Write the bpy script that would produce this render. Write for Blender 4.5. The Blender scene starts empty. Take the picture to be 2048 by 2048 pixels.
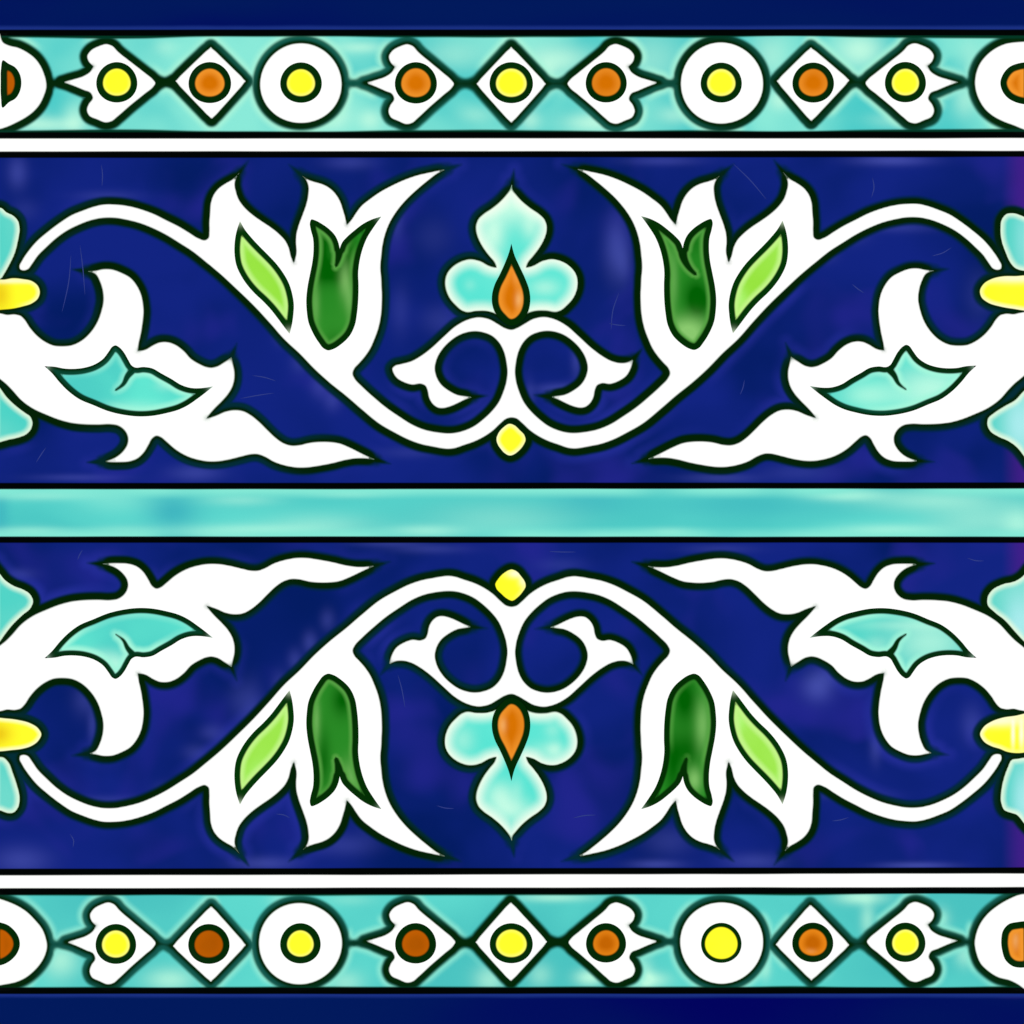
import bpy, math, random
import numpy as np
from mathutils import kdtree, Vector
from mathutils.geometry import delaunay_2d_cdt

# ---------------------------------------------------------------- units
# the tile is drawn in tenths of a millimetre: 2048 units = 20.48 cm, y downwards
U = 1e-4
def WX(x): return (x - 1024.0) * U
def WY(y): return (1024.0 - y) * U
X0, X1, Y0, Y1 = -13.0, 2061.0, -13.0, 2061.0     # glazed face
THICK = 0.011
MM = 1e-3
rnd = random.Random(7)

scene = bpy.context.scene
COL = bpy.data.collections.new("tile_scene")
scene.collection.children.link(COL)

def lin(c):
    return tuple(((v/255.0)/12.92 if v/255.0 <= 0.04045 else ((v/255.0+0.055)/1.055)**2.4) for v in c)
K = 1.30                                           # light level the glaze colours are measured under
def gl(r, g, b):
    return tuple(min(0.86, v / K) for v in lin((r, g, b))) + (1.0,)

def sm(a, b, x):
    t = np.clip((x - a) / (b - a), 0, 1)
    return t*t*(3-2*t)

# ---------------------------------------------------------------- node helpers
class NT:
    def __init__(s, name):
        s.m = bpy.data.materials.new(name); s.m.use_nodes = True
        s.t = s.m.node_tree; s.t.nodes.clear()
        s.out = s.t.nodes.new('ShaderNodeOutputMaterial')
        s.b = s.t.nodes.new('ShaderNodeBsdfPrincipled')
        s.t.links.new(s.b.outputs[0], s.out.inputs[0])
        s.co = s.t.nodes.new('ShaderNodeTexCoord').outputs['Object']
    def L(s, a, b): s.t.links.new(a, b)
    def attr(s, n):
        a = s.t.nodes.new('ShaderNodeAttribute'); a.attribute_name = n; return a.outputs['Fac']
    def noise(s, scale, detail=2, rough=.5, dist=0, stretch=None, seed=0):
        n = s.t.nodes.new('ShaderNodeTexNoise'); n.noise_dimensions = '3D'
        n.inputs['Scale'].default_value = scale; n.inputs['Detail'].default_value = detail
        n.inputs['Roughness'].default_value = rough; n.inputs['Distortion'].default_value = dist
        mp = s.t.nodes.new('ShaderNodeMapping')
        mp.inputs['Location'].default_value = (seed*.37, seed*.61, seed*.13)
        if stretch: mp.inputs['Scale'].default_value = stretch
        s.L(s.co, mp.inputs[0]); s.L(mp.outputs[0], n.inputs['Vector'])
        return n.outputs['Fac']
    def math(s, op, a, b=None, clamp=False):
        n = s.t.nodes.new('ShaderNodeMath'); n.operation = op; n.use_clamp = clamp
        for i, v in enumerate((a, b)):
            if v is None: continue
            if isinstance(v, (int, float)): n.inputs[i].default_value = v
            else: s.L(v, n.inputs[i])
        return n.outputs[0]
    def mr(s, v, a, b, c=0, d=1, smooth=True):
        n = s.t.nodes.new('ShaderNodeMapRange'); n.interpolation_type = 'SMOOTHSTEP' if smooth else 'LINEAR'
        s.L(v, n.inputs[0])
        for i, q in enumerate((a, b, c, d)): n.inputs[i+1].default_value = q
        return n.outputs[0]
    def mix(s, f, a, b):
        n = s.t.nodes.new('ShaderNodeMix'); n.data_type = 'RGBA'
        if isinstance(f, (int, float)): n.inputs[0].default_value = f
        else: s.L(f, n.inputs[0])
        for i, v in ((6, a), (7, b)):
            if isinstance(v, tuple): n.inputs[i].default_value = v
            else: s.L(v, n.inputs[i])
        return n.outputs[2]
    def finish(s, col, rough=0.16, bump=0.02):
        s.L(col, s.b.inputs['Base Color'])
        if isinstance(rough, (int, float)): s.b.inputs['Roughness'].default_value = rough
        else: s.L(rough, s.b.inputs['Roughness'])
        s.b.inputs['IOR'].default_value = 1.45
        s.b.inputs['Specular IOR Level'].default_value = 0.35
        bp = s.t.nodes.new('ShaderNodeBump'); bp.inputs['Strength'].default_value = 0.25
        bp.inputs['Distance'].default_value = bump*MM
        s.L(s.noise(260, 2, .5, seed=3), bp.inputs['Height']); s.L(bp.outputs[0], s.b.inputs['Normal'])
        return s.m

BLACK = gl(0, 3, 2)
LINE = gl(0, 30, 1)

def glaze(name, field, pale=None, alt=None, rim=None, rim_w=(0, 18), line=None, line_w=0, line_soft=4,
          halo=None, halo_w=(14, 16, 38), edge=None, edge_col=BLACK, edge2=None, edge2_col=None,
          nscale=26, nlohi=(.36, .66), wob=1.6, purple=None, stretch=None, rim_n=0.0, seed=0, teal=None,
          pale2=None, tipcol=None, lmix=None):
    """field colour clouded with alt, pale pools, a rim colour towards the outline, the resist line, the band line"""
    n = NT(name)
    d = n.attr('d')
    wv = n.noise(75, 2, .5, seed=11+seed)
    d2 = n.math('ADD', d, n.math('MULTIPLY', n.math('SUBTRACT', wv, .5), wob*2.0))
    c = field
    if alt:
        f = n.mr(n.noise(nscale, 2.5, .55, .3, stretch, seed), nlohi[0], nlohi[1])
        c = n.mix(f, c, alt)
    if pale2:
        f = n.mr(n.noise(nscale*1.7, 2, .5, .3, stretch, seed+5), .52, .74, 0, .7)
        c = n.mix(f, c, pale2)
    if halo:
        h = n.mr(d2, halo_w[1], halo_w[2], .85, 0)
        hn = n.mr(n.noise(32, 2.5, .5, seed=21+seed), .50, .70)
        c = n.mix(n.math('MULTIPLY', h, hn), c, halo)
    if purple: c = n.mix(n.attr('purple'), c, purple)
    if pale: c = n.mix(n.math('MINIMUM', n.attr('pale'), 1.0), c, pale)
    if rim:
        f = n.mr(d2, rim_w[0], rim_w[1], 1, 0)
        if rim_n:
            f = n.math('MULTIPLY', f, n.mr(n.noise(40, 1, .5, seed=31+seed), .5-rim_n, .5+rim_n*.3))
        c = n.mix(f, c, rim)
    rough = 0.13
    if line:
        if teal:   # thin bleed of the line into the field
            c = n.mix(n.mr(d2, line_w-1, line_w+7, .92, 0), c, teal)
        lw = n.noise(18, 1, .5, seed=41+seed)
        d3 = n.math('ADD', d2, n.math('MULTIPLY', n.math('SUBTRACT', lw, .5), 5.0 if line_w > 5 else 1.0))
        f = n.mr(d3, line_w-line_soft*.5, line_w+line_soft*.5, 1, 0)
        lc = line
        if lmix:   # the resist line is thin in places and shows the glaze under it on its outer side
            g_ = n.math('MULTIPLY', n.mr(n.noise(22, 1.5, .5, seed=71+seed), .46, .66), n.mr(d, 1.5, line_w*.75))
            lc = n.mix(g_, line, lmix)
        c = n.mix(f, c, lc)
        rough = n.mr(d2, line_w-2, line_w+3, .20, .13)
    if edge2:
        ew = n.noise(30, 1, .5, stretch=(1, .2, 1), seed=51+seed)
        e2 = n.math('ADD', n.attr('e'), n.math('MULTIPLY', n.math('SUBTRACT', ew, .5), 12.0))
        c = n.mix(n.mr(e2, edge2-2.5, edge2+2.5, 1, 0), c, edge2_col)
    if edge:
        ew = n.noise(34, 1, .5, stretch=(1, .2, 1), seed=61+seed)
        e1 = n.math('ADD', n.attr('e'), n.math('MULTIPLY', n.math('SUBTRACT', ew, .5), 2.4))
        c = n.mix(n.mr(e1, edge-1.3, edge+1.5, 1, 0), c, edge_col)
    if tipcol: c = n.mix(n.attr('tip'), c, tipcol)
    return n.finish(c, rough)

TEAL = gl(16, 92, 78)
M = {}
M['cobalt'] = glaze('cobalt_glaze', gl(2, 26, 96), alt=gl(16, 34, 126), nscale=30, nlohi=(.30, .64), pale=gl(70, 80, 172),
                    halo=gl(34, 44, 148), line=LINE, line_w=12.0, line_soft=6, teal=gl(0, 34, 66), lmix=gl(0, 42, 52), edge=6.5,
                    purple=gl(66, 28, 134), pale2=gl(35, 36, 142))
M['navy'] = glaze('navy_glaze', gl(0, 24, 90), alt=gl(0, 2, 92), nscale=14, nlohi=(.40, .62), stretch=(.5, 1.6, 1),
                  edge=6.0, rim=gl(24, 46, 126), rim_w=(8, 17), purple=gl(44, 24, 120))
M['strip'] = glaze('turquoise_strip_glaze', gl(72, 198, 196), alt=gl(134, 228, 212), nscale=30, nlohi=(.38,.64), pale=gl(188, 246, 222),
                   line=gl(0, 36, 4), line_w=12.5, line_soft=6, teal=TEAL, lmix=gl(16, 88, 74), edge=6.5, edge2=10.0, edge2_col=gl(0, 52, 34),
                   rim=gl(166, 240, 214), rim_w=(12, 32), rim_n=.06, wob=1.4, seed=2)
M['strip_deep'] = glaze('deep_turquoise_strip_glaze', gl(72, 190, 188), alt=gl(92, 212, 202), nscale=24, pale=gl(182, 246, 220),
                   line=gl(0, 36, 4), line_w=12.0, line_soft=6, teal=TEAL, lmix=gl(16, 84, 74), edge=6.5, edge2=9.0, edge2_col=gl(0, 52, 30),
                   rim=gl(140, 230, 210), rim_w=(12, 30), rim_n=.04, wob=1.4, seed=6)
M['band'] = glaze('turquoise_band_glaze', gl(70, 192, 190), alt=gl(94, 214, 204), nscale=16, stretch=(.8, 2.2, 1), purple=gl(62, 178, 188),
                  pale=gl(172, 242, 220), edge=6.0, edge_col=gl(0, 2, 4), rim=gl(130, 228, 210), rim_w=(6, 30), rim_n=.2, seed=3)
M['white'] = glaze('white_glaze', gl(255, 255, 255), alt=gl(251, 254, 252), tipcol=gl(120, 140, 128), line=gl(20, 60, 24), line_w=1.5, line_soft=4.2, wob=.5)
M['stripe'] = glaze('white_stripe_glaze', gl(255, 255, 255), alt=gl(252, 255, 251), edge=6.5, wob=.3)
M['turq_leaf'] = glaze('turquoise_leaf_glaze', gl(74, 200, 192), alt=gl(98, 230, 208), nscale=34, pale=gl(178, 244, 222),
                       line=gl(0, 40, 6), line_w=11.5, line_soft=4, tipcol=gl(150,180,160), rim=gl(160, 242, 216), rim_w=(12, 26), rim_n=.15, lmix=gl(4,70,50), seed=4, wob=.8)
M['turq_petal'] = glaze('turquoise_petal_glaze', gl(82, 222, 206), alt=gl(104, 230, 212), nscale=30, pale=gl(196, 248, 226),
                        tipcol=gl(150,190,170), rim=gl(246, 255, 238), rim_w=(-6, 29), rim_n=.0, line=gl(20, 70, 40), line_w=1.5, line_soft=4.4, seed=5, wob=2.5)
M['turq_edge'] = glaze('turquoise_edge_petal_glaze', gl(74, 206, 194), alt=gl(108, 214, 200), nscale=30, pale=gl(170, 232, 236),
                       rim=gl(226, 248, 222), rim_w=(0, 16), line=gl(20, 70, 40), line_w=1.5, line_soft=4.4, seed=8)
M['lime'] = glaze('lime_green_glaze', gl(146, 222, 58), alt=gl(160, 230, 84), nscale=30, pale=gl(176, 246, 122),
                  tipcol=gl(170,190,160), rim=gl(190, 240, 132), rim_w=(14, 26), line=gl(0, 50, 2), line_w=12.0, line_soft=4, wob=.7)
M['green'] = glaze('leaf_green_glaze', gl(36, 132, 34), alt=gl(52, 142, 44), nscale=26, pale=gl(134, 196, 108),
                   tipcol=gl(120,150,122), rim=gl(84, 158, 66), rim_w=(13, 23), rim_n=.12, line=gl(0, 44, 0), line_w=12.5, line_soft=5, wob=.6,
                   purple=gl(0, 92, 2))
for k, rimc, cen in (('orange', (238, 148, 44), (208, 110, 0)), ('amber', (226, 130, 22), (186, 94, 0)), ('brown', (190, 92, 2), (168, 82, 0))):
    M[k] = glaze(k+'_glaze', gl(*cen), alt=gl(cen[0]+8, cen[1]+6, cen[2]+2), nscale=60, rim=gl(*rimc), rim_w=(14, 33), rim_n=.4,
                 line=gl(0, 38, 2), line_w=13.5, line_soft=4, wob=.8, pale=gl(252, 206, 140), seed=9)
M['yellow'] = glaze('yellow_glaze', gl(255, 255, 40), alt=gl(255, 251, 44), nscale=60, rim=gl(255, 255, 120), rim_w=(13, 22), rim_n=.2,
                    line=gl(0, 42, 2), line_w=13.5, line_soft=3.5, wob=.5)
M['yellow_wide'] = glaze('wide_yellow_glaze', gl(255, 253, 46), alt=gl(255, 246, 36), nscale=60,
                    line=gl(0, 42, 2), line_w=8.8, line_soft=3.0, wob=2.0)
M['yellow_bud'] = glaze('yellow_bud_glaze', gl(255, 255, 40), alt=gl(255, 250, 44), nscale=60, rim=gl(255, 255, 200), rim_w=(0, 12), rim_n=.15,
                    line=gl(40, 60, 10), line_w=.9, line_soft=2.4, wob=.6, pale=gl(255, 255, 236), purple=gl(230, 190, 20))

n = NT('biscuit_clay')
M['clay'] = n.finish(n.mix(n.mr(n.noise(300, 4, .6), .3, .7), (.42, .25, .16, 1), (.55, .36, .25, 1)), .8, .1)
n = NT('plaster')
M['plaster'] = n.finish(n.mix(n.mr(n.noise(60, 5, .6), .3, .7), (.45, .43, .40, 1), (.55, .53, .49, 1)), .85, .3)
n = NT('scratch_glaze')
M['scratch'] = n.finish(gl(44, 62, 132), .3, .01) if False else None
sc_ = NT('scratched_cobalt'); sc_.b.inputs['Base Color'].default_value = gl(38, 54, 130); sc_.b.inputs['Roughness'].default_value = .35
M['scratch'] = sc_.m

# ---------------------------------------------------------------- tracing helpers
def reg(ox, oy, s=4.83):
    """points read off an enlarged view of the tile: origin and enlargement"""
    def f(*pts):
        return [(p[0]/s+ox, p[1]/s+oy) + tuple(p[2:3]) for p in pts]
    return f

def spline(pts, closed=True, step=3.0):
    """Catmull-Rom through the points; a third value 1 marks a sharp corner"""
    P = [np.array(p[:2], float) for p in pts]; C = [len(p) > 2 and p[2] == 1 for p in pts]
    n_ = len(P); out = []
    rng = range(n_) if closed else range(n_-1)
    for i in rng:
        p1, p2 = P[i], P[(i+1) % n_]
        p0 = P[i-1] if (closed or i > 0) else 2*p1-p2
        p3 = P[(i+2) % n_] if (closed or i+2 < n_) else 2*p2-p1
        L = np.linalg.norm(p2-p1)
        if L < 1e-6: continue
        def tang(a, b, c, corner, fwd):
            if corner: return None
            l0, l1 = np.linalg.norm(b-a), np.linalg.norm(c-b)
            if l0 < 1e-6 or l1 < 1e-6: return (c-a)/2
            v = (b-a)/l0*l1/(l0+l1) + (c-b)/l1*l0/(l0+l1)
            return v*L
        m1 = tang(p0, p1, p2, C[i], 1); m2 = tang(p1, p2, p3, C[(i+1) % n_], 0)
        if m1 is None and m2 is None: m1 = m2 = p2-p1
        elif m1 is None: m1 = 1.5*(p2-p1)-.5*m2
        elif m2 is None: m2 = 1.5*(p2-p1)-.5*m1
        k = max(1, int(round(L/step)))
        for j in range(k):
            t = j/k
            out.append((2*t**3-3*t**2+1)*p1+(t**3-2*t**2+t)*m1+(-2*t**3+3*t**2)*p2+(t**3-t**2)*m2)
    if not closed: out.append(P[-1])
    return np.array(out)

def clampx(a):
    a = np.array(a); a[:, 0] = np.clip(a[:, 0], X0+.3, X1-.3)
    keep = [0]
    for i in range(1, len(a)):
        if np.linalg.norm(a[i]-a[keep[-1]]) > .8: keep.append(i)
    if np.linalg.norm(a[keep[-1]]-a[keep[0]]) < .8: keep.pop()
    return a[keep]

def TR(p):          # left half to right half
    x, y = p[0], p[1]
    t = min(1, max(0, (360-x)/260)); x2 = 2045-x-3*t
    return (x2, y-1.3*x2/2048*(1 if x2 > 1030 else 0)) + tuple(p[2:3])
def TB(p):          # upper half to lower half
    x, y = p[0], p[1]
    S = float(np.interp(y, [0, 400, 480, 640, 880, 930, 2000], [2053, 2053, 2051.3, 2048.8, 2049, 2051, 2051]))
    y2 = S-y
    return (x, y2-3*(x/2048)*min(1, max(0, (y2-1100)/300))) + tuple(p[2:3])
def mp(f, L): return [f(p) for p in L]

def inside_mask(poly, xs, ys):
    """rows ys, columns xs: True inside the polygon"""
    m = np.zeros((len(ys), len(xs)), bool)
    a = poly; b = np.roll(poly, -1, 0)
    for r, y in enumerate(ys):
        if y < poly[:, 1].min() or y > poly[:, 1].max(): continue
        k = (a[:, 1] <= y) != (b[:, 1] <= y)
        if not k.any(): continue
        xc = np.sort(a[k, 0]+(y-a[k, 1])/(b[k, 1]-a[k, 1])*(b[k, 0]-a[k, 0]))
        m[r] = (np.searchsorted(xc, xs) % 2) == 1
    return m
def inside_pts(poly, P):
    a = poly; b = np.roll(poly, -1, 0); out = np.zeros(len(P), bool)
    for s in range(0, len(P), 4000):
        q = P[s:s+4000]
        c = ((a[None, :, 1] <= q[:, None, 1]) != (b[None, :, 1] <= q[:, None, 1]))
        dy = np.where(np.abs(b[:, 1]-a[:, 1]) < 1e-9, 1e-9, b[:, 1]-a[:, 1])
        xc = a[None, :, 0]+(q[:, None, 1]-a[None, :, 1])/dy*(b-a)[None, :, 0]
        out[s:s+4000] = ((c & (xc > q[:, None, 0])).sum(1) % 2) == 1
    return out
def dens(poly, closed=True, st=1.0):
    a = poly if closed else poly[:-1]; b = np.roll(poly, -1, 0) if closed else poly[1:]
    out = []
    for p, q in zip(a, b):
        k = max(1, int(np.linalg.norm(q-p)/st)+1)
        for j in range(k): out.append(p+(q-p)*j/k)
    return np.array(out)
def dist_to(samples, P):
    kd = kdtree.KDTree(len(samples))
    for i, s in enumerate(samples): kd.insert((s[0], s[1], 0), i)
    kd.balance()
    return np.array([kd.find((p[0], p[1], 0))[2] for p in P])

# pale pools (x, y, rx, ry, amount) and dark ones in the glazes
PALE = dict(
 cobalt=[(35,345,16,26,.7),(50,420,22,18,.25),(215,392,50,9,.4),(700,325,40,12,.5),(392,946,42,14,.65),(640,770,16,22,.5),(600,725,16,18,.4),
  (665,800,14,18,.5),(560,670,12,18,.35),(792,441,12,34,.45),(868,474,30,30,.22),(1233,497,20,50,.85),(1248,530,12,30,.4),(1125,778,45,9,.75),(1153,715,9,36,.55),(1060,800,8,30,.4),
  (1785,321,60,9,.95),(1326,322,60,8,.55),(1440,956,60,8,.55),(1600,945,60,14,.35),(42,1722,46,24,.75),(532,1727,48,12,.75),(505,1412,18,40,.4),
  (620,1285,12,18,.6),(655,1240,12,18,.45),(590,1320,12,18,.5),(560,1370,14,24,.4),(1635,1374,25,25,1.05),(1655,1352,22,16,.35),(1508,1723,48,14,.6),(1312,1729,42,8,.8),(1834,1731,58,6,1.),
  (1751,1497,10,26,.5),(1944,1448,18,30,.5),(1337,1682,40,24,.4),(155,955,70,6,.5),(41,1148,26,10,.4),(780,1085,60,8,.5),(860,1098,60,8,.45),
  (170,1400,20,26,.45),(185,1450,8,30,.5),(820,905,50,10,.3),(1800,455,60,9,.4),(690,1690,50,18,.45),(740,1640,20,30,.25),(425,1465,20,14,.45),(390,1505,20,14,.4),
  (1700,470,30,16,.4),(1650,510,20,14,.35),(800,620,16,40,.3),(880,640,30,24,.35),(1440,1098,60,8,.35),(1700,1590,60,8,.35),(1960,590,24,40,.3),(1120,1130,40,12,.3),
  (210,1600,60,8,.35),(330,1580,20,14,.3),(850,1190,40,10,.2),(480,1400,20,30,.3),(1300,1450,14,30,.2)],
 strip=[(30,230,40,20,.6),(90,250,60,14,.7),(150,240,20,26,.6),(330,95,20,14,.3),(640,140,30,40,.3),(665,230,30,26,.9),(740,240,20,18,.7),(720,95,40,10,.6),(905,110,60,26,.35),(950,230,30,16,.3),
  (1110,120,60,26,.8),(1090,150,20,20,.5),(1190,245,50,16,.8),(1060,240,18,18,.6),(1300,120,60,50,.4),(1350,230,30,16,.5),(1540,110,30,40,.5),(1560,200,20,18,.7),(1720,100,40,30,.9),(1800,240,50,14,.4),(1930,200,20,30,.5),(1940,110,20,30,.3)],
 deep=[(120,1920,30,30,.7),(340,1960,40,20,.7),(30,1800,20,10,.2),(560,1800,20,14,.3),(690,1965,30,20,.5),(980,1960,26,24,.6),(1110,1795,60,8,.6),(1180,1955,24,14,.9),(1080,1950,20,20,.4),(1300,1960,30,14,.8),(1290,1950,14,30,.5),
  (1530,1935,10,20,.6),(1720,1795,40,12,.8),(1735,1840,12,30,.5),(1880,1840,16,20,.5),(1930,1910,16,20,.5),(700,1800,40,10,.2)],
 band=[(80,990,90,9,.5),(60,1066,60,10,.65),(250,1062,60,10,.3),(230,1000,60,20,.2),(500,1064,110,12,.8),(480,1000,60,10,.4),(640,1050,90,20,.4),(700,985,60,8,.5),(850,1062,60,10,.6),(1000,1040,120,30,.3),(1340,1066,40,8,.6),(1690,990,60,10,.75),
  (1780,1064,90,12,.8),(1860,1000,110,18,.55),(1960,1040,90,30,.5),(2040,1050,30,30,.6)],
 petal=[(1022,405,44,36,1.),(985,470,20,36,.9),(1062,450,16,26,.6),(1090,620,24,10,.5),(1090,575,24,14,.5),(940,570,10,10,.2),(1022,1620,36,20,.75),(1000,1590,24,22,.7),(1035,1580,10,20,.2),(1110,1500,14,14,.6),(1085,1500,30,14,.3),(925,1480,20,24,.4),(1105,1460,14,14,.3)],
 leaf=[(1850,790,70,40,.55),(1870,770,60,30,.5),(1735,790,40,20,.6),(1860,1285,60,40,.75),(1810,1250,90,10,.4),(1750,1290,20,14,.4),(230,1330,20,16,.9),(190,1310,40,12,.45),(270,812,60,10,.3),(330,770,16,10,.4)],
 edge=[(2046,1600,20,60,.8),(2046,480,16,60,.4),(2040,850,30,60,.9),(2040,1250,30,60,.9)],
 lime=[(520,1565,20,30,.9),(495,1600,20,30,.5),(466,520,10,14,.5),(560,640,12,20,.6),(1480,600,12,20,.7),(1475,1440,14,18,.9),(1560,1560,10,14,.5)],
 green=[(690,560,10,30,.6),(700,600,8,30,.4),(1375,660,34,22,1.),(1385,690,30,20,.6),(700,1560,16,30,.55),(1388,1560,12,20,.8),(1405,1450,12,40,.6),(1345,560,9,50,.4),(630,1440,8,40,.6),(630,610,8,40,.4)],
 orange=[(1040,600,7,14,.7),(1003,1450,7,14,.6),(1035,550,7,14,.3),(1618,1908,12,6,.9),(2030,1880,8,16,.4)],
 bud=[(1032,1147,14,7,.75),(1046,1163,7,9,.5),(2030,556,60,8,.7),(2026,1468,3,22,.9),(2043,1468,4,22,.9),(1990,1440,60,10,.8),(25,562,40,4,.6)],
 none=[])
DARK = dict(   # second attribute: purple tint on the cobalt, deep green pools in the tulips, deep yellow in the buds
 cobalt=[], navy=[(2030,1990,30,5,.5)], strip=[], deep=[], band=[(345,1022,46,34,1.),(1180,1000,70,26,.6),(1500,1010,160,26,.5),(2,1030,14,50,.8)], petal=[], leaf=[], edge=[], lime=[], orange=[], none=[],
 green=[(640,490,20,50,1.),(692,500,20,50,1.),(665,545,36,22,1.),(668,680,18,18,.4),(640,500,10,50,.3),(1392,595,22,34,1.1),(1400,610,16,24,.5),(1325,470,8,30,.5),(1390,480,12,30,.5),
        (685,1400,20,30,1.),(648,1520,12,50,.8),(1370,1400,22,40,1.1),(1375,1500,26,34,.9),(1345,1540,14,60,.8)],
 bud=[(0,590,20,30,.8),(-5,1468,26,20,.9)])
def pools(lst, P):
    v = np.zeros(len(P))
    for (x, y, rx, ry, a) in lst:
        v += a*np.exp(-((P[:, 0]-x)/(rx*1.15))**2-((P[:, 1]-y)/(ry*1.15))**2)
    return v

def edge_round(P):
    q = np.minimum(np.minimum(P[:, 0]-X0, X1-P[:, 0]), np.minimum(P[:, 1]-Y0, Y1-P[:, 1]))
    r = 11.0
    t = np.clip(1-q/r, 0, 1)
    return -(1-np.sqrt(np.clip(1-t*t, 0, 1)))*r*U

def build(name, P, Z, faces, mat, attrs, parent, label=None):
    me = bpy.data.meshes.new(name)
    V = np.empty((len(P), 3), np.float32)
    V[:, 0] = WX(P[:, 0]); V[:, 1] = WY(P[:, 1]); V[:, 2] = Z
    me.from_pydata(V.tolist(), [], faces)
    for k, v in attrs.items():
        a = me.attributes.new(k, 'FLOAT', 'POINT'); a.data.foreach_set('value', np.asarray(v, np.float32))
    me.polygons.foreach_set('use_smooth', [True]*len(me.polygons))
    me.materials.append(mat); me.update()
    o = bpy.data.objects.new(name, me); COL.objects.link(o)
    if parent: o.parent = parent
    if label: o['label'] = label
    return o

# ---------------------------------------------------------------- the thing
tile = bpy.data.objects.new('ceramic_tile', None); COL.objects.link(tile)
tile['label'] = 'glazed square tile with mirrored white vines on cobalt blue and turquoise bands'
tile['category'] = 'tile'

tips = []
motifs = []        # (poly, group) used for the outlines drawn round them in the ground glazes
def motif(name, pts, mat, grp, parent, z=0.0, h=0.14, label=None, ground=True, step=3.0, veins=None, grid=5.0, pre=None, vein_w=6):
    poly = clampx(pre if pre is not None else spline(pts, True, step))
    area = 0.5*np.sum(poly[:, 0]*np.roll(poly[:, 1], -1)-poly[:, 1]*np.roll(poly[:, 0], -1))
    if area < 0: poly = poly[::-1]
    if ground:
        motifs.append(poly)
        if pre is None:
            raw = [np.array(p[:2], float) for p in pts]; sg = 1 if area > 0 else -1
            for i, p in enumerate(pts):
                if name != 'arrow_leaf' and len(p) > 2 and p[2] == 1:
                    u, v = raw[i]-raw[i-1], raw[(i+1) % len(raw)]-raw[i]
                    if (u[0]*v[1]-u[1]*v[0])*sg > 0:
                        w_ = u/np.linalg.norm(u)-v/np.linalg.norm(v); tips.append((raw[i], w_/np.linalg.norm(w_)))
    S = dens(poly)
    lo, hi = poly.min(0), poly.max(0)
    gx = np.arange(lo[0], hi[0], grid); gy = np.arange(lo[1], hi[1], grid*.866)
    G = np.array([(x+(grid/2 if j % 2 else 0), y) for j, y in enumerate(gy) for x in gx])
    # rings just inside the outline
    t = np.roll(poly, -1, 0)-np.roll(poly, 1, 0); t /= np.linalg.norm(t, axis=1)[:, None]+1e-9
    nrm = np.stack([-t[:, 1], t[:, 0]], 1)
    R1, R2 = poly+nrm*2.6, poly+nrm*6.2
    def good(Q, mn):
        if len(Q) == 0: return Q
        Q = Q[inside_pts(poly, Q)]
        if len(Q) == 0: return Q
        return Q[dist_to(S, Q) >= mn]
    R1 = good(R1, 2.3); R2 = good(R2, 5.7); G = good(G, 8.2)
    VP = np.zeros((0, 2))
    if veins:
        for v in veins:
            vs = spline(v, False, 3.0); tt = np.gradient(vs, axis=0); tt /= np.linalg.norm(tt, axis=1)[:, None]
            nn = np.stack([-tt[:, 1], tt[:, 0]], 1)
            VP = np.concatenate([VP]+[vs+nn*k for k in (-10, -6.5, -3.2, 0, 3.2, 6.5, 10)])
        VP = good(VP, 2.5)
        if len(G): G = G[dist_to(VP, G) > 2.5]
        if len(R2): R2 = R2[dist_to(VP, R2) > 1.5]
        if len(R1): R1 = R1[dist_to(VP, R1) > 1.5]
    P = np.concatenate([poly]+[q for q in (R1, R2, G, VP) if len(q)])
    nb = len(poly)
    r = delaunay_2d_cdt([Vector((float(a), float(b))) for a, b in P], [(i, (i+1) % nb) for i in range(nb)], [], 1, 1e-4)
    P = np.array([(v[0], v[1]) for v in r[0]])
    F = [tuple(reversed(f)) for f in r[2]]
    d = dist_to(S, P)
    tint = pools(DARK[grp], P)
    tipf = np.zeros(len(P))
    sg = 1 if area > 0 else -1
    for i, p in enumerate(pts):
        if len(p) > 2 and p[2] == 1:
            a_, b_ = pts[i-1], pts[(i+1) % len(pts)]
            cx = ((p[0]-a_[0])*(b_[1]-p[1])-(p[1]-a_[1])*(b_[0]-p[0]))*sg > 0
            wh = mat == M['white']
            if not cx and not wh: continue
            amp, sig = (.85, 8.5 if wh else 10.0) if cx else (.55, 5.5)
            tipf += amp*np.exp(-((P[:, 0]-p[0])**2+(P[:, 1]-p[1])**2)/sig**2)
    Z = (z-0.06+h*sm(0, 12, d)+.02*sm(8, 40, d))*MM + edge_round(P)
    if veins:
        for v in veins:
            vs = spline(v, False, 1.5); kd = kdtree.KDTree(len(vs))
            for i, s in enumerate(vs): kd.insert((s[0], s[1], 0), i)
            kd.balance()
            for i, p in enumerate(P):
                co, idx, dd = kd.find((p[0], p[1], 0))
                w = vein_w*(1-.7*idx/len(vs))
                if dd < 30:
                    # the vein thins out towards its end
                    d[i] = min(d[i], 12.0+dd-w*(1.0 if idx < len(vs)-2 else .2))
    o = build(name, P, Z, F, mat, dict(d=d, pale=pools(PALE[grp], P), purple=np.minimum(tint, 1), tip=np.minimum(tipf, 1)), parent, label)
    return o

Z1, Z2, Z3, Z4, Z5, Z6 = reg(0,280), reg(0,600), reg(360,280), reg(360,600), reg(660,280), reg(700,560)
UR1, UR2 = reg(1648,280), reg(1648,600)
LL1, LL2 = reg(0,1371), reg(0,1051)
LR1, LR2 = reg(1648,1371), reg(1648,1051)
LL6 = reg(700,1091)

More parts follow.
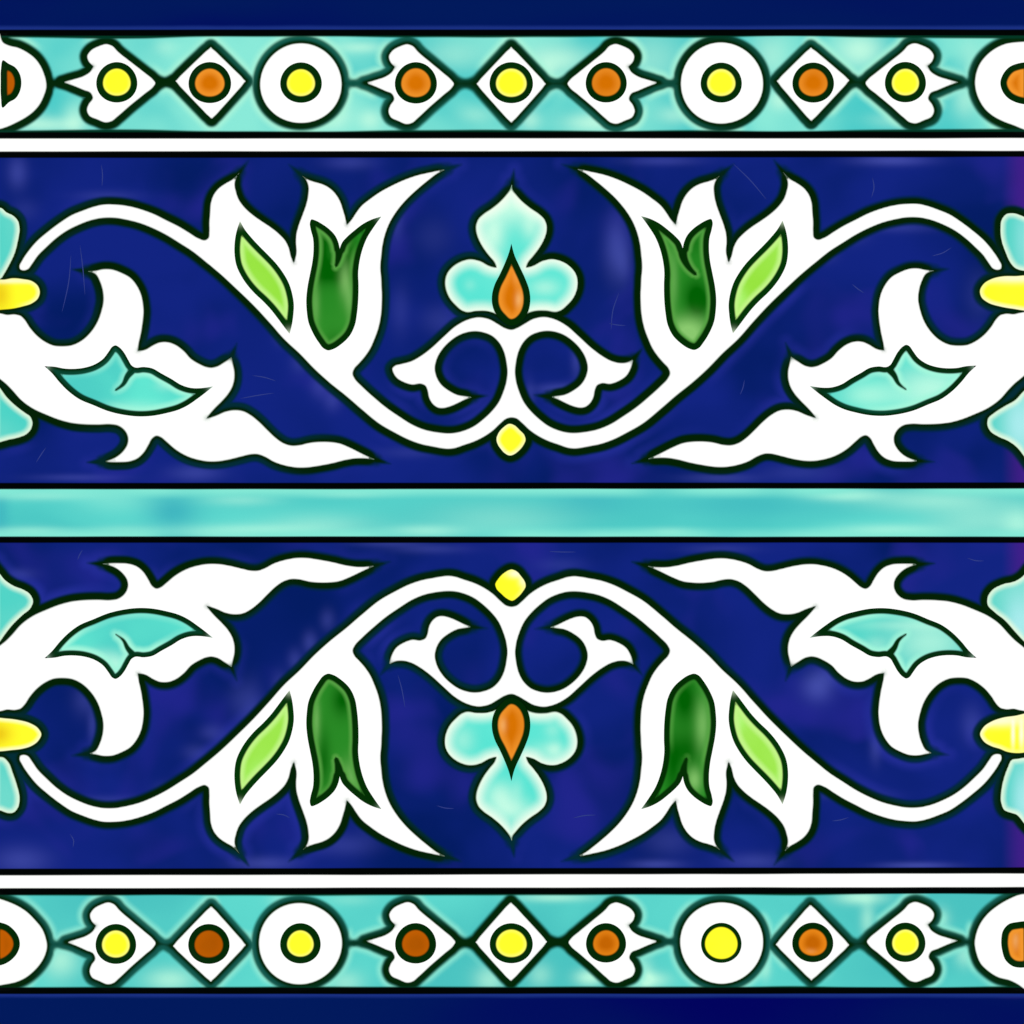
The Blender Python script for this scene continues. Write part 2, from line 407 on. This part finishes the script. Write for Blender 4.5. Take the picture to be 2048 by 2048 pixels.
# ---- the long white vine, left half from the top centre to the bottom centre
def vine_half(pointed):
    head = Z6((1563,475),(1500,460),(1430,420),(1350,375),(1240,355),(1130,380),(1020,440),(900,545),(780,655),(680,730),(590,780))
    if pointed: tipp = Z6((510,800),(450,798),(378,768,1),(400,860),(440,930),(520,985),(600,1012))
    else: tipp = Z6((500,805),(430,825),(405,850),(415,900),(450,950),(520,992),(600,1015))
    rest = Z6((690,1008),(725,1025),(745,1070),(760,1140),(800,1205),(850,1238),(900,1242),(970,1225),(1050,1190),(1120,1155),(1190,1130,1),
      (1120,1120),(1040,1105),(960,1065),(880,1000),(840,930),(825,860),(845,760),(890,680),(970,595),(1060,535),(1140,508),(1210,500),(1290,512),(1370,545),
      (1430,600),(1480,690),(1505,790),(1515,890),(1505,980),(1475,1080),(1430,1180),(1360,1270),(1280,1345),(1200,1405),(1100,1450),(1000,1473),(940,1475),
      (840,1465),(720,1440),(600,1390),(480,1315),(350,1225),(230,1125),(120,1025),(50,950),(30,905),(45,860),(90,810),(150,740),(200,665),(240,575),(275,480),(300,370),(312,230),(312,100))
    rest += Z5((505,1450),(500,1340),(492,1230),(500,1120),(515,1000),(540,900),(580,800),(640,700),(720,600),(800,520),(880,450),(960,385),(1040,325),(1130,280,1),
      (1060,290),(960,310),(850,335),(720,380),(600,435),(480,500),(380,570),(300,635),(250,700),(200,775),(163,815,1))
    rest += Z3((1600,750),(1580,680),(1550,590),(1500,510),(1440,455),(1370,420),(1300,400),(1230,375),(1160,328,1),(1210,380),(1235,440),(1235,520),(1215,620),(1180,720),(1140,830),
      (1118,920),(1115,1000),(1120,1080),(1099,1180,1),(1075,1120),(1055,1040),(1020,970),(960,905),(880,840),(790,780),(700,715),(620,640),(570,570),(545,500),(532,420),(545,365),(575,312,1),
      (510,375),(440,415),(370,465),(320,530),(295,600),(285,700),(278,800),(278,890),(270,945),(245,962),(180,945),(90,890),(0,835))
    rest += Z1((1600,765),(1500,715),(1380,670),(1250,635),(1120,618),(1000,618),(900,640),(800,675),(690,720),(580,790),(460,880),(350,975),(270,1070),(210,1160),(182,1225),(190,1252),
      (230,1265),(275,1250),(310,1205),(370,1120),(450,1040),(550,950),(650,880),(760,825),(880,780),(1000,757),(1110,757),(1220,775),(1340,805),(1480,860),(1600,920))
    rest += Z3((0,1005),(110,1075),(250,1185),(400,1310),(550,1450),(700,1595),(850,1755))
    rest += Z4((1010,390),(1150,520),(1300,675),(1450,810),(1600,930),(1750,1060))
    rest += Z6((290,1400),(430,1480),(570,1550),(700,1595),(800,1615),(880,1630),(950,1637),(1010,1630),(1100,1600),(1200,1565),(1300,1515),(1380,1460),(1460,1385),(1510,1345),(1553,1333))
    return head+tipp+rest
A0, A1 = vine_half(False), vine_half(True)
def full(L, R, f=None):
    P = L + mp(TR, R[1:-1])[::-1]
    return mp(f, P) if f else P

LIME = Z3((580,785,1),(545,890),(528,1000),(527,1100),(545,1210),(590,1310),(650,1400),(720,1480),(800,1555),(880,1640),(950,1730),(1010,1810),(1058,1870,1),(1080,1790),(1095,1690),(1100,1590),
     (1085,1490),(1050,1380),(1000,1290),(930,1195),(850,1110),(770,1030),(700,955),(630,870))
TULIP = Z3((1255,800),(1262,860),(1285,950),(1290,1060),(1280,1170),(1255,1300),(1232,1420),(1220,1550))+Z4((1225,110),(1240,210),(1280,310),(1340,410),(1390,470),(1430,487),(1480,475),(1560,425),
     (1640,345),(1690,240),(1710,130),(1722,0))+Z3((1725,1400),(1722,1280),(1735,1170),(1765,1050),(1810,940),(1870,845),(1945,740,1),(1860,765),(1770,810),(1690,870),(1610,940),(1570,985),(1543,1050,1),
     (1530,990),(1500,925),(1440,860),(1370,810),(1310,778),(1268,768))
TVEIN = Z3((1543,1050),(1530,1140),(1505,1230))
TVEIN_R = [(2045-p[0], p[1]) for p in reg(1285,280)((380,1040),(400,1150),(450,1240),(520,1310))]
FISH = Z2((-60,118),(10,125),(60,137),(150,135),(200,148),(240,185),(290,260),(360,340),(440,400),(520,435),(600,442),(700,430),(790,385),(870,310),(940,200),(975,100),(993,10))+\
  Z1((985,1450),(960,1370),(920,1300),(840,1268,1),(920,1258),(1000,1242),(1080,1245),(1180,1280),(1260,1325),(1330,1410),(1370,1500),(1388,1600))+\
  Z2((1392,100),(1385,200),(1365,330),(1345,420),(1335,488,1),(1400,475),(1480,430),(1540,405),(1620,402),(1700,430),(1780,490),(1850,565))+\
  Z4((193,615),(250,640),(300,648),(360,635),(420,600),(497,552,1),(515,620),(530,690),(530,760),(510,840),(470,910),(410,980),(340,1050),(262,1140,1),(350,1110),(440,1072),(530,1058),(610,1068),(690,1110),
  (770,1175),(850,1255),(930,1330),(1000,1378),(1080,1402),(1150,1398),(1250,1375),(1350,1365),(1450,1367),(1540,1380),(1640,1420),(1750,1475),(1830,1515),(1895,1545,1),(1800,1535),(1700,1535),(1600,1550),
  (1480,1580),(1350,1605),(1230,1622),(1120,1622),(1020,1605),(900,1565),(820,1520),(750,1495),(690,1495),(600,1515),(480,1545),(380,1562),(280,1565),(180,1550),(80,1520),(0,1480))+\
  Z2((1680,1440),(1600,1370),(1550,1330),(1510,1318),(1475,1340),(1440,1400),(1390,1480),(1330,1535),(1250,1565),(1150,1572),(1060,1570),(985,1560,1),(1060,1540),(1130,1505),(1190,1450),(1225,1390),(1230,1330),
  (1200,1265),(1140,1220),(1070,1207),(950,1210),(820,1207),(700,1195),(580,1165),(450,1115),(310,1050),(200,970),(110,870),(50,810),(0,770),(-60,715))
INSET = Z2((430,640,1),(530,645),(620,662),(720,665),(820,653),(920,620),(1000,565),(1050,500),(1090,448),(1115,438),(1150,455),(1200,510),(1240,580),(1275,635),(1300,650),(1390,647),(1470,660),(1560,710),
  (1660,765),(1750,820),(1850,850),(1932,852))+Z4((260,845),(318,835,1),(240,900),(160,960),(80,1015))+Z2((1739,1055),(1600,1095),(1480,1118),(1340,1125),(1200,1110),(1050,1075),(900,1015),(770,960),(660,880),(580,800),(500,705))
IVEIN = Z2((1290,670),(1235,735),(1195,810),(1110,878))
FLOWER = Z5((1758,425,1),(1740,470),(1700,525),(1640,590),(1560,655),(1480,710),(1430,760),(1405,830),(1410,900),(1435,970),(1480,1050),(1540,1130),(1585,1185),(1603,1228,1),(1545,1213),(1450,1165),(1350,1148),(1260,1170),
  (1180,1220),(1125,1290),(1105,1370),(1115,1450),(1150,1530),(1210,1600),(1270,1650),(1310,1665),(1420,1655),(1500,1655),(1570,1670),(1620,1695),(1680,1740),(1751,1765))
def flower_full():
    return FLOWER + [(2045-p[0],)+tuple(p[1:]) for p in FLOWER[1:-1]][::-1]
DROP = Z5((1752,1000,1),(1728,1090),(1690,1190),(1640,1300),(1590,1400),(1565,1500),(1570,1600),(1600,1675),(1650,1735),(1700,1780),(1745,1795),(1800,1785),(1880,1720),(1920,1640),(1935,1540),(1925,1450),(1890,1350),(1840,1240),(1785,1120))
BUD = Z6((1545,1385),(1590,1400),(1640,1445),(1690,1500),(1700,1545),(1680,1595),(1630,1655),(1580,1690),(1545,1700),(1505,1685),(1450,1630),(1420,1580),(1412,1535),(1430,1480),(1475,1425))
BUD_L = LL6((1565,228),(1610,245),(1660,300),(1695,355),(1700,395),(1670,450),(1620,505),(1565,538),(1520,520),(1460,470),(1410,415),(1400,375),(1430,320),(1490,260))

def half_scene(upper):
    f = (lambda p: p) if upper else TB
    name = 'upper' if upper else 'lower'
    vine = motif('vine_scroll', full(A0 if upper else A1, A1, None if upper else TB), M['white'], 'none', tile, grid=7.0,
                 label='long white vine with tulip buds, %s of the two' % name)
    for side in (0, 1):
        g = (lambda p: f(TR(p))) if side else f
        motif('lime_leaf', mp(g, LIME), M['lime'], 'lime', vine, z=.16, h=.10, ground=False, grid=4)
        motif('green_tulip', mp(g, TULIP), M['green'], 'green', vine, z=.16, h=.10, ground=False, grid=4, veins=[mp(g, TVEIN_R if (side and upper) else TVEIN)], vein_w=10)
        lf = motif('split_leaf', mp(g, FISH), M['white'], 'none', tile, grid=6.0)
        motif('leaf_heart', mp(g, INSET), M['turq_leaf'], 'leaf', lf, z=.16, h=.10, ground=False, grid=3.5, veins=[mp(g, IVEIN)], vein_w=8.5)
    fl = motif('trefoil_flower', mp(f, flower_full()), M['turq_petal'], 'petal', tile, grid=4)
    motif('orange_drop', mp(f, DROP), M['orange'], 'orange', fl, z=.16, h=.10, ground=False, grid=3)
    motif('yellow_bud', BUD if upper else BUD_L, M['yellow_bud'], 'bud', tile, grid=4)
half_scene(True); half_scene(False)

# ---- what the tile edges cut through: yellow knots and turquoise petals
for pts in (Z1((-60,1345),(40,1345),(120,1332),(220,1340),(310,1360),(370,1410),(388,1465),(370,1530),(310,1580),(220,1610),(120,1632),(40,1640),(-60,1642)),
            UR1((1990,1310),(1850,1312),(1720,1315),(1620,1340),(1540,1390),(1505,1455),(1520,1520),(1580,1570),(1700,1610),(1820,1632),(1990,1645)),
            LL1((-60,312),(60,315),(180,330),(290,360),(370,410),(403,470),(370,540),(300,590),(220,615),(120,628),(-60,630)),
            LR1((1990,265),(1850,290),(1720,310),(1620,345),(1540,400),(1505,470),(1540,540),(1620,590),(1700,615),(1760,640),(1990,630))):
    motif('yellow_knot', pts, M['yellow_bud'], 'bud', tile, grid=4, z=.02)
for pts in (Z1((-60,640),(30,660),(60,690),(130,725),(180,780),(195,860),(180,970),(150,1090),(100,1200),(50,1290),(10,1345),(-60,1350)),
            Z2((-60,790),(0,840),(60,920),(150,1010),(240,1080),(300,1125),(320,1180),(305,1250),(260,1300),(180,1335),(80,1358),(0,1380),(-60,1390)),
            UR1((1990,765),(1900,720),(1830,700),(1760,710),(1715,760),(1700,860),(1710,970),(1750,1090),(1790,1180),(1840,1240),(1900,1265),(1990,1268)),
            UR2((1990,820),(1910,890),(1850,955),(1740,1020),(1640,1085),(1580,1140),(1570,1200),(1600,1270),(1680,1325),(1780,1370),(1850,1420),(1932,1520),(1990,1600)),
            LL2((-60,390),(0,460),(50,520),(130,575),(230,615),(290,655),(325,730),(300,800),(220,870),(120,970),(50,1060),(0,1130),(-60,1190)),
            LL1((-60,690),(40,690),(90,740),(130,840),(170,960),(195,1080),(180,1180),(130,1235),(80,1240),(0,1215),(-60,1200)),
            LR2((1990,400),(1900,500),(1850,530),(1720,565),(1620,620),(1575,690),(1575,770),(1640,840),(1740,920),(1830,1020),(1932,1130),(1990,1180)),
            LR1((1990,690),(1880,700),(1810,715),(1770,790),(1730,900),(1705,1030),(1705,1130),(1740,1210),(1800,1235),(1850,1250),(1932,1340),(1990,1400))):
    motif('edge_petal', pts, M['turq_edge'], 'edge', tile, grid=4, z=-.01)

# ---- the two ornament strips
S5 = 5.52
strokes = []
def ell(cx, cy, rx, ry, wob=0.0, n_=28, ph=0.0):
    return [(cx+(rx+wob*math.sin(3*a+ph))*math.cos(a), cy+(ry+wob*math.sin(3*a+ph))*math.sin(a)) for a in [2*math.pi*i/n_ for i in range(n_)]]
def dot(parent, cx, cy, rx, ry, mat, ph=0.0):
    nm = 'yellow_dot' if mat.startswith('yellow') else 'orange_dot'
    motif(nm, ell(cx, cy, rx, ry, .5, ph=ph), M[mat], 'orange' if nm[0] == 'o' else 'none', parent, z=.16, h=.10, ground=False, grid=3)
def roundel(cx, cy, rx, ry, dc, mat, ph):
    o = motif('roundel', ell(cx, cy, rx, ry, .7, ph=ph), M['white'], 'none', tile)
    dot(o, *dc, mat)
def diamond(L, T, R, B, dc, mat, sharp=0):
    P = [np.array(p) for p in (L, T, R, B)]; out = []
    for i in range(4):
        a, p, b = P[i-1], P[i], P[(i+1) % 4]
        ta, tb = (a-p)/np.linalg.norm(a-p), (b-p)/np.linalg.norm(b-p)
        bis = (ta+tb)/np.linalg.norm(ta+tb)
        q = p-bis*1.0
        out += [tuple(q+ta*30), tuple(q+ta*13+bis*.2), tuple(q+ta*5+bis*1.2), tuple(q+bis*1.2), tuple(q+tb*5+bis*1.2), tuple(q+tb*13+bis*.2), tuple(q+tb*30)]
    o = motif('diamond', out, M['white'], 'none', tile)
    dot(o, *dc, mat)
ARROW = [(1265,925),(1235,880),(1150,805),(1000,680),(860,560),(810,505),(750,482),(660,505),(570,560),(535,620),(548,680),(600,738,1),(570,790),(500,840),(400,875),(270,914,1),(400,965),(500,1010),(572,1043),(592,1090),(550,1160),
         (530,1230),(555,1295),(640,1340),(740,1375),(800,1360),(860,1310),(1000,1180),(1150,1050),(1240,970)]
def arrow(ox, oy, xl, xr, yt, yb, flip, dc, mat):
    pts = []
    for p in ARROW:
        u = (p[0]-270)/995.0; v = (p[1]-482)/893.0
        x = (xr-(xr-xl)*u) if flip else (xl+(xr-xl)*u)
        pts.append((x/S5+ox, (yt+(yb-yt)*v)/S5+oy)+tuple(p[2:3]))
    o = motif('arrow_leaf', pts, M['white'], 'none', tile)
    dot(o, dc[0]/S5+ox, dc[1]/S5+oy, dc[2], dc[2]*.985, mat)

roundel(601.8,166.7,82.6,80.9,(602.1,165.8,41.6,40.4),'yellow',0)
roundel(1443.5,166.4,83.3,82.2,(1442.4,165.8,41.2,40),'yellow',1)
roundel(600.4,1887.1,84.3,82.6,(600.9,1887,40.5,40.3),'yellow',2)
roundel(1443.3,1885.5,84,82.4,(1442.5,1886,40.5,40),'yellow_wide',3)
def dm(ox, oy, L, T, R, B, c, r, mat, ry=None):
    q = lambda p: (p[0]/S5+ox, p[1]/S5+oy)
    diamond(q(L), q(T), q(R), q(B), (c[0]/S5+ox, c[1]/S5+oy, r, ry or r*.965), mat)
dm(340,0,(52,895),(450,512),(842,895),(460,1322),(440,915),42.5,'orange')
dm(1360,0,(1060,895),(1445,515),(1880,885),(1448,1348),(1470,915),41.5,'orange')
dm(340,1698,(22,1072),(455,622),(845,1060),(450,1475),(430,1050),41.3,'brown')
dm(1360,1698,(1050,1055),(1440,605),(1880,1060),(1450,1460),(1465,1033),41,'amber')
diamond((951.4,167.6),(1022.4,92.4),(1093.4,167.6),(1022.4,247.3),(1022.5,166,43.4,41),'yellow')
diamond((949.6,1884.6),(1021.5,1802.7),(1095.7,1883.7),(1021.5,1964.3),(1022.5,1886.8,43.0,40),'yellow')
arrow(0,0,680,1722,482,1357,0,(1290,912,41),'yellow')
arrow(680,0,270,1265,482,1375,0,(838,918,42),'orange')
arrow(1020,0,628,1650,480,1372,1,(1062,912,41),'orange')
arrow(1698,0,175,1220,472,1368,1,(622,910,41),'yellow')
arrow(0,1698,720,1725,585,1500,0,(1280,1050,40.5),'yellow')
arrow(680,1698,270,1280,582,1482,0,(835,1043,41),'brown')
arrow(1020,1698,640,1650,585,1482,1,(1060,1038,40),'amber')
arrow(1698,1698,190,1220,578,1475,1,(622,1032,40),'yellow')
def edge_roundel(pts, dpts, mat):
    o = motif('roundel', pts, M['white'], 'none', tile)
    motif('orange_dot', dpts, M[mat], 'orange', o, z=.16, h=.10, ground=False, grid=3)
r5 = lambda ox, oy: reg(ox, oy, S5)
edge_roundel(r5(0,0)((-70,250),(0,365),(40,465),(100,495),(200,520),(300,570),(390,640),(450,720),(490,810),(515,900),(518,960),(490,1060),(440,1160),(370,1240),(290,1300),(180,1360),(80,1405),(0,1430),(-70,1440)),
             r5(0,0)((30,1190),(100,1130),(170,1090),(220,1010),(237,910),(220,820),(170,745),(90,700),(35,665),(12,760),(8,900),(12,1080)), 'brown')
edge_roundel(r5(1698,0)((1990,455),(1850,460),(1740,475),(1620,525),(1520,600),(1440,700),(1400,800),(1385,910),(1400,1020),(1440,1120),(1500,1210),(1580,1280),(1700,1345),(1820,1390),(1932,1435),(1990,1450)),
             r5(1698,0)((1990,690),(1870,700),(1770,740),(1700,820),(1670,910),(1690,1000),(1750,1080),(1840,1130),(1990,1150)), 'orange')
edge_roundel(r5(0,1698)((-60,525),(0,545),(100,580),(200,625),(300,690),(400,790),(470,880),(510,980),(525,1070),(500,1180),(450,1270),(370,1360),(280,1430),(180,1475),(80,1497),(-60,1515)),
             r5(0,1698)((-60,800),(0,810),(90,840),(160,900),(205,970),(220,1060),(190,1150),(130,1220),(60,1265),(-60,1290)), 'brown')
edge_roundel(r5(1698,1698)((1990,490),(1880,500),(1780,540),(1640,620),(1520,720),(1440,830),(1400,930),(1382,1040),(1400,1150),(1450,1270),(1530,1350),(1640,1420),(1780,1460),(1860,1500),(1932,1550),(1990,1580)),
             r5(1698,1698)((1990,800),(1860,805),(1760,830),(1700,900),(1680,1000),(1690,1120),(1730,1230),(1800,1290),(1990,1295)), 'orange')
# short joins of the resist line between the ornaments, and the pointed tips of the line beyond the leaf tips
JOIN = [[(308,166),(352,163),0],[(100,167),(138,166),1],[(688,167),(742,166),1],[(905,167),(955,167),0],[(1090,167),(1136,167),0],[(1305,167),(1362,167),1],[(1698,163),(1735,167),0],[(1905,166),(1952,166),1],
        [(308,1886),(348,1892),0],[(98,1889),(142,1889),1],[(688,1887),(742,1885),1],[(905,1886),(953,1886),0],[(1092,1884),(1140,1884),0],[(1305,1884),(1362,1883),1],[(1698,1890),(1735,1886),0],[(1905,1884),(1950,1884),1]]

# ---------------------------------------------------------------- the glazed grounds
def line_y(pts):
    xs, ys = zip(*pts)
    return lambda x: np.interp(x, xs, ys)
B_ = [line_y([(0, Y0)]), line_y([(0, 65.3), (2048, 64.5)]), line_y([(0, 270.8), (2048, 270)]), line_y([(0, 309.3), (2048, 307.5)]), line_y([(0, 972.5), (2048, 971.5)]),
      line_y([(0, 1079.0), (2048, 1079)]), line_y([(0, 1744.2), (2048, 1741)]), line_y([(0, 1783.2), (2048, 1780.3)]), line_y([(0, 1981.8), (2048, 1981.8)]), line_y([(0, Y1)])]
BANDS = [('navy_border', 'navy', 'none', 0, 4.0), ('ornament_strip', 'strip', 'strip', 1, 3.0), ('white_stripe', 'stripe', 'none', 2, 3.0), ('cobalt_panel', 'cobalt', 'cobalt', 3, 3.2),
         ('turquoise_band', 'band', 'band', 4, 4.0), ('cobalt_panel', 'cobalt', 'cobalt', 5, 3.2), ('white_stripe', 'stripe', 'none', 6, 3.0), ('ornament_strip', 'strip_deep', 'deep', 7, 3.0), ('navy_border', 'navy', 'none', 8, 4.0)]
ALLB = [dens(m) for m in motifs]
for (nm, mat, grp, k, st) in BANDS:
    nx = int((X1-X0)/st)+1; xs = np.linspace(X0, X1, nx)
    ya, yb = B_[k](xs), B_[k+1](xs)
    ny = max(6, int((yb-ya).mean()/(st if nm != 'white_stripe' else 2.0))+1)
    v = np.linspace(0, 1, ny)
    PX = np.repeat(xs[None, :], ny, 0); PY = ya[None, :]*(1-v[:, None])+yb[None, :]*v[:, None]
    P = np.stack([PX.ravel(), PY.ravel()], 1)
    top = 1e3 if k == 0 else (PY-ya[None, :]).ravel(); bot = 1e3 if k == 8 else (yb[None, :]-PY).ravel()
    e = np.minimum(top, bot)
    d = e.copy()
    if k in (1, 3, 5, 7):
        sel = [s for s in ALLB if s[:, 1].max() > ya.min()-5 and s[:, 1].min() < yb.max()+5]
        d = dist_to(np.concatenate(sel), P)
        if k in (1, 7):
            for J in JOIN:
                if ya.min() < J[0][1] < yb.max():
                    a, b = np.array(J[0], float), np.array(J[1], float)
                    t = np.clip(((P-a)@(b-a))/((b-a)@(b-a)), 0, 1)
                    dj = np.linalg.norm(P-(a+t[:, None]*(b-a)), axis=1)+(6.5 if J[2] else 4.0)
                    h_ = np.clip(.5+.5*(d-dj)/12.0, 0, 1); d = d*(1-h_)+dj*h_-12.0*h_*(1-h_)*(.8 if not J[2] else .45)
        ins = np.zeros(len(P), bool)
        for m in motifs:
            lo, hi = m.min(0), m.max(0)
            q = (P[:, 0] > lo[0]) & (P[:, 0] < hi[0]) & (P[:, 1] > lo[1]) & (P[:, 1] < hi[1])
            if q.any():
                idx = np.nonzero(q)[0]; ins[idx[inside_pts(m, P[idx])]] = True
        for t, w_ in tips:
            d += 8.0*np.exp(-((P[:, 0]-t[0])**2+(P[:, 1]-t[1])**2)/12.0**2)
            q = P-t; s_ = np.clip(q@w_, 0, 30)
            d = np.minimum(d, np.linalg.norm(q-s_[:, None]*w_, axis=1)+6.5+s_*.26)
        d[ins] *= -1
    Z = (-0.05*(1-sm(6, 17, np.minimum(d, e+6)))-.12*sm(0, 8, -d))*MM + edge_round(P)
    faces = []
    ii = np.arange((ny-1)*(nx-1)); r_, c_ = ii//(nx-1), ii % (nx-1)
    a_ = r_*nx+c_
    F = np.stack([a_, a_+nx, a_+nx+1, a_+1], 1).tolist()
    att = dict(d=np.clip(d, -20, 90), e=np.minimum(e, 90), pale=pools(PALE[grp], P))
    pur = pools(DARK.get('navy' if nm == 'navy_border' and k == 8 else grp, []), P)
    if nm == 'cobalt_panel': pur = np.maximum(pur, sm(2000, 2050, P[:, 0])*.85)
    att['purple'] = pur
    if nm == 'cobalt_panel': att['pale'] *= .68
    build(nm, P, Z, F, M[mat], att, tile)

# ---- fine scratches in the cobalt glaze
SCR = [[(1466,327),(1500,360),(1533,399)],[(142,510),(138,560),(124,625)],[(160,490),(166,540),(170,590)],[(481,797),(520,790),(548,786)],[(505,751),(530,755),(552,762)],[(1864,512),(1885,506),(1903,495)],
       [(1222,660),(1226,620),(1238,585)],[(1218,647),(1235,650),(1251,651)],[(1664,1642),(1680,1640),(1697,1635)],[(1146,1636),(1170,1631),(1192,1630)],[(1098,1103),(1125,1104),(1152,1104)],
       [(873,1611),(890,1616),(908,1617)],[(552,1628),(568,1630),(580,1636)],[(796,1350),(804,1380),(810,1415)],[(155,1120),(160,1108),(165,1100)],[(1704,568),(1716,578),(1728,586)],[(72,925),(85,905),(92,895)],
       [(1745,355),(1748,375),(1743,395)],[(1480,790),(1486,775),(1489,760)],[(140,1668),(147,1680),(146,1695)],[(1935,1116),(1950,1121),(1968,1122)],[(203,330),(205,350),(204,372)]]
for s in SCR:
    c = spline(s, False, 4.0)
    t = np.gradient(c, axis=0); t /= np.linalg.norm(t, axis=1)[:, None]
    nr = np.stack([-t[:, 1], t[:, 0]], 1)
    w = (np.sin(np.linspace(0, math.pi, len(c)))**.7*.85+.1)[:, None]
    P = np.concatenate([c+nr*w, c-nr*w]); m_ = len(c)
    F = [(i, i+1, m_+i+1, m_+i) for i in range(m_-1)]
    build('scratch', P, np.full(len(P), .012*MM), F, M['scratch'], {}, tile)

# ---- clay body of the tile
import bmesh
bm = bmesh.new()
bmesh.ops.create_cube(bm, size=1)
for v in bm.verts:
    v.co.x *= (X1-X0-4)*U; v.co.y *= (Y1-Y0-4)*U; v.co.z = -THICK if v.co.z < 0 else -.9*MM
bmesh.ops.translate(bm, verts=bm.verts, vec=(WX((X0+X1)/2), WY((Y0+Y1)/2), 0))
bmesh.ops.bevel(bm, geom=[e for e in bm.edges if e.verts[0].co.z < -.005 or e.verts[1].co.z < -.005], offset=.0008, segments=2, affect='EDGES')
me = bpy.data.meshes.new('tile_body'); bm.to_mesh(me); bm.free(); me.materials.append(M['clay'])
o = bpy.data.objects.new('tile_body', me); COL.objects.link(o); o.parent = tile
# glazed skirt closing the rounded rim down to the clay
ring = []
for z, off in ((-11*U, 0.0), (-.0022, 0.3), (-.004, -1.2)):
    ring.append([(WX(X0-off), WY(Y0-off), z), (WX(X1+off), WY(Y0-off), z), (WX(X1+off), WY(Y1+off), z), (WX(X0-off), WY(Y1+off), z)])
V = [p for r in ring for p in r]
F = [(j*4+i, j*4+(i+1) % 4, (j+1)*4+(i+1) % 4, (j+1)*4+i) for j in range(2) for i in range(4)]
me = bpy.data.meshes.new('glazed_rim'); me.from_pydata(V, [], F)
for k, v in (('d', 90.), ('e', 90.), ('pale', 0.), ('purple', 0.)):
    a = me.attributes.new(k, 'FLOAT', 'POINT'); a.data.foreach_set('value', [v]*len(V))
me.materials.append(M['navy'])
o = bpy.data.objects.new('glazed_rim', me); COL.objects.link(o); o.parent = tile

# ---------------------------------------------------------------- what it lies on
me = bpy.data.meshes.new('surface')
q = .9
me.from_pydata([(-q, -q, -THICK-.0001), (q, -q, -THICK-.0001), (q, q, -THICK-.0001), (-q, q, -THICK-.0001)], [], [(0, 1, 2, 3)])
me.materials.append(M['plaster'])
o = bpy.data.objects.new('surface', me); COL.objects.link(o); o['kind'] = 'structure'

# ---------------------------------------------------------------- light: four soft boxes low round the tile
w = bpy.data.worlds.new("World"); scene.world = w; w.use_nodes = True
w.node_tree.nodes['Background'].inputs[0].default_value = (.9, .95, 1, 1)
w.node_tree.nodes['Background'].inputs[1].default_value = 0.02
for i, (az, el, e) in enumerate(((45, 40, 1.17), (135, 40, 1.15), (225, 40, 1.12), (315, 40, 1.14))):
    ld = bpy.data.lights.new('soft_box', 'AREA'); ld.shape = 'RECTANGLE'; ld.size = .9; ld.size_y = .6
    ld.energy = 12.9*e; ld.color = (1, .995, .985)
    lo = bpy.data.objects.new('soft_box', ld); COL.objects.link(lo)
    a, b = math.radians(az), math.radians(el); R = 1.6
    lo.location = (R*math.cos(b)*math.cos(a), R*math.cos(b)*math.sin(a), R*math.sin(b))
    lo.rotation_euler = (Vector((0, 0, 0))-lo.location).to_track_quat('-Z', 'Y').to_euler()

cam = bpy.data.cameras.new('camera'); cam.lens = 110; cam.sensor_width = 36; cam.clip_start = .01; cam.clip_end = 20
co = bpy.data.objects.new('camera', cam); COL.objects.link(co)
co.location = (0, 0, .2048*110/36)
scene.camera = co
scene.view_settings.view_transform = 'Standard'; scene.view_settings.look = 'None'
scene.view_settings.exposure = 0; scene.view_settings.gamma = 1
scene.cycles.max_bounces = 4
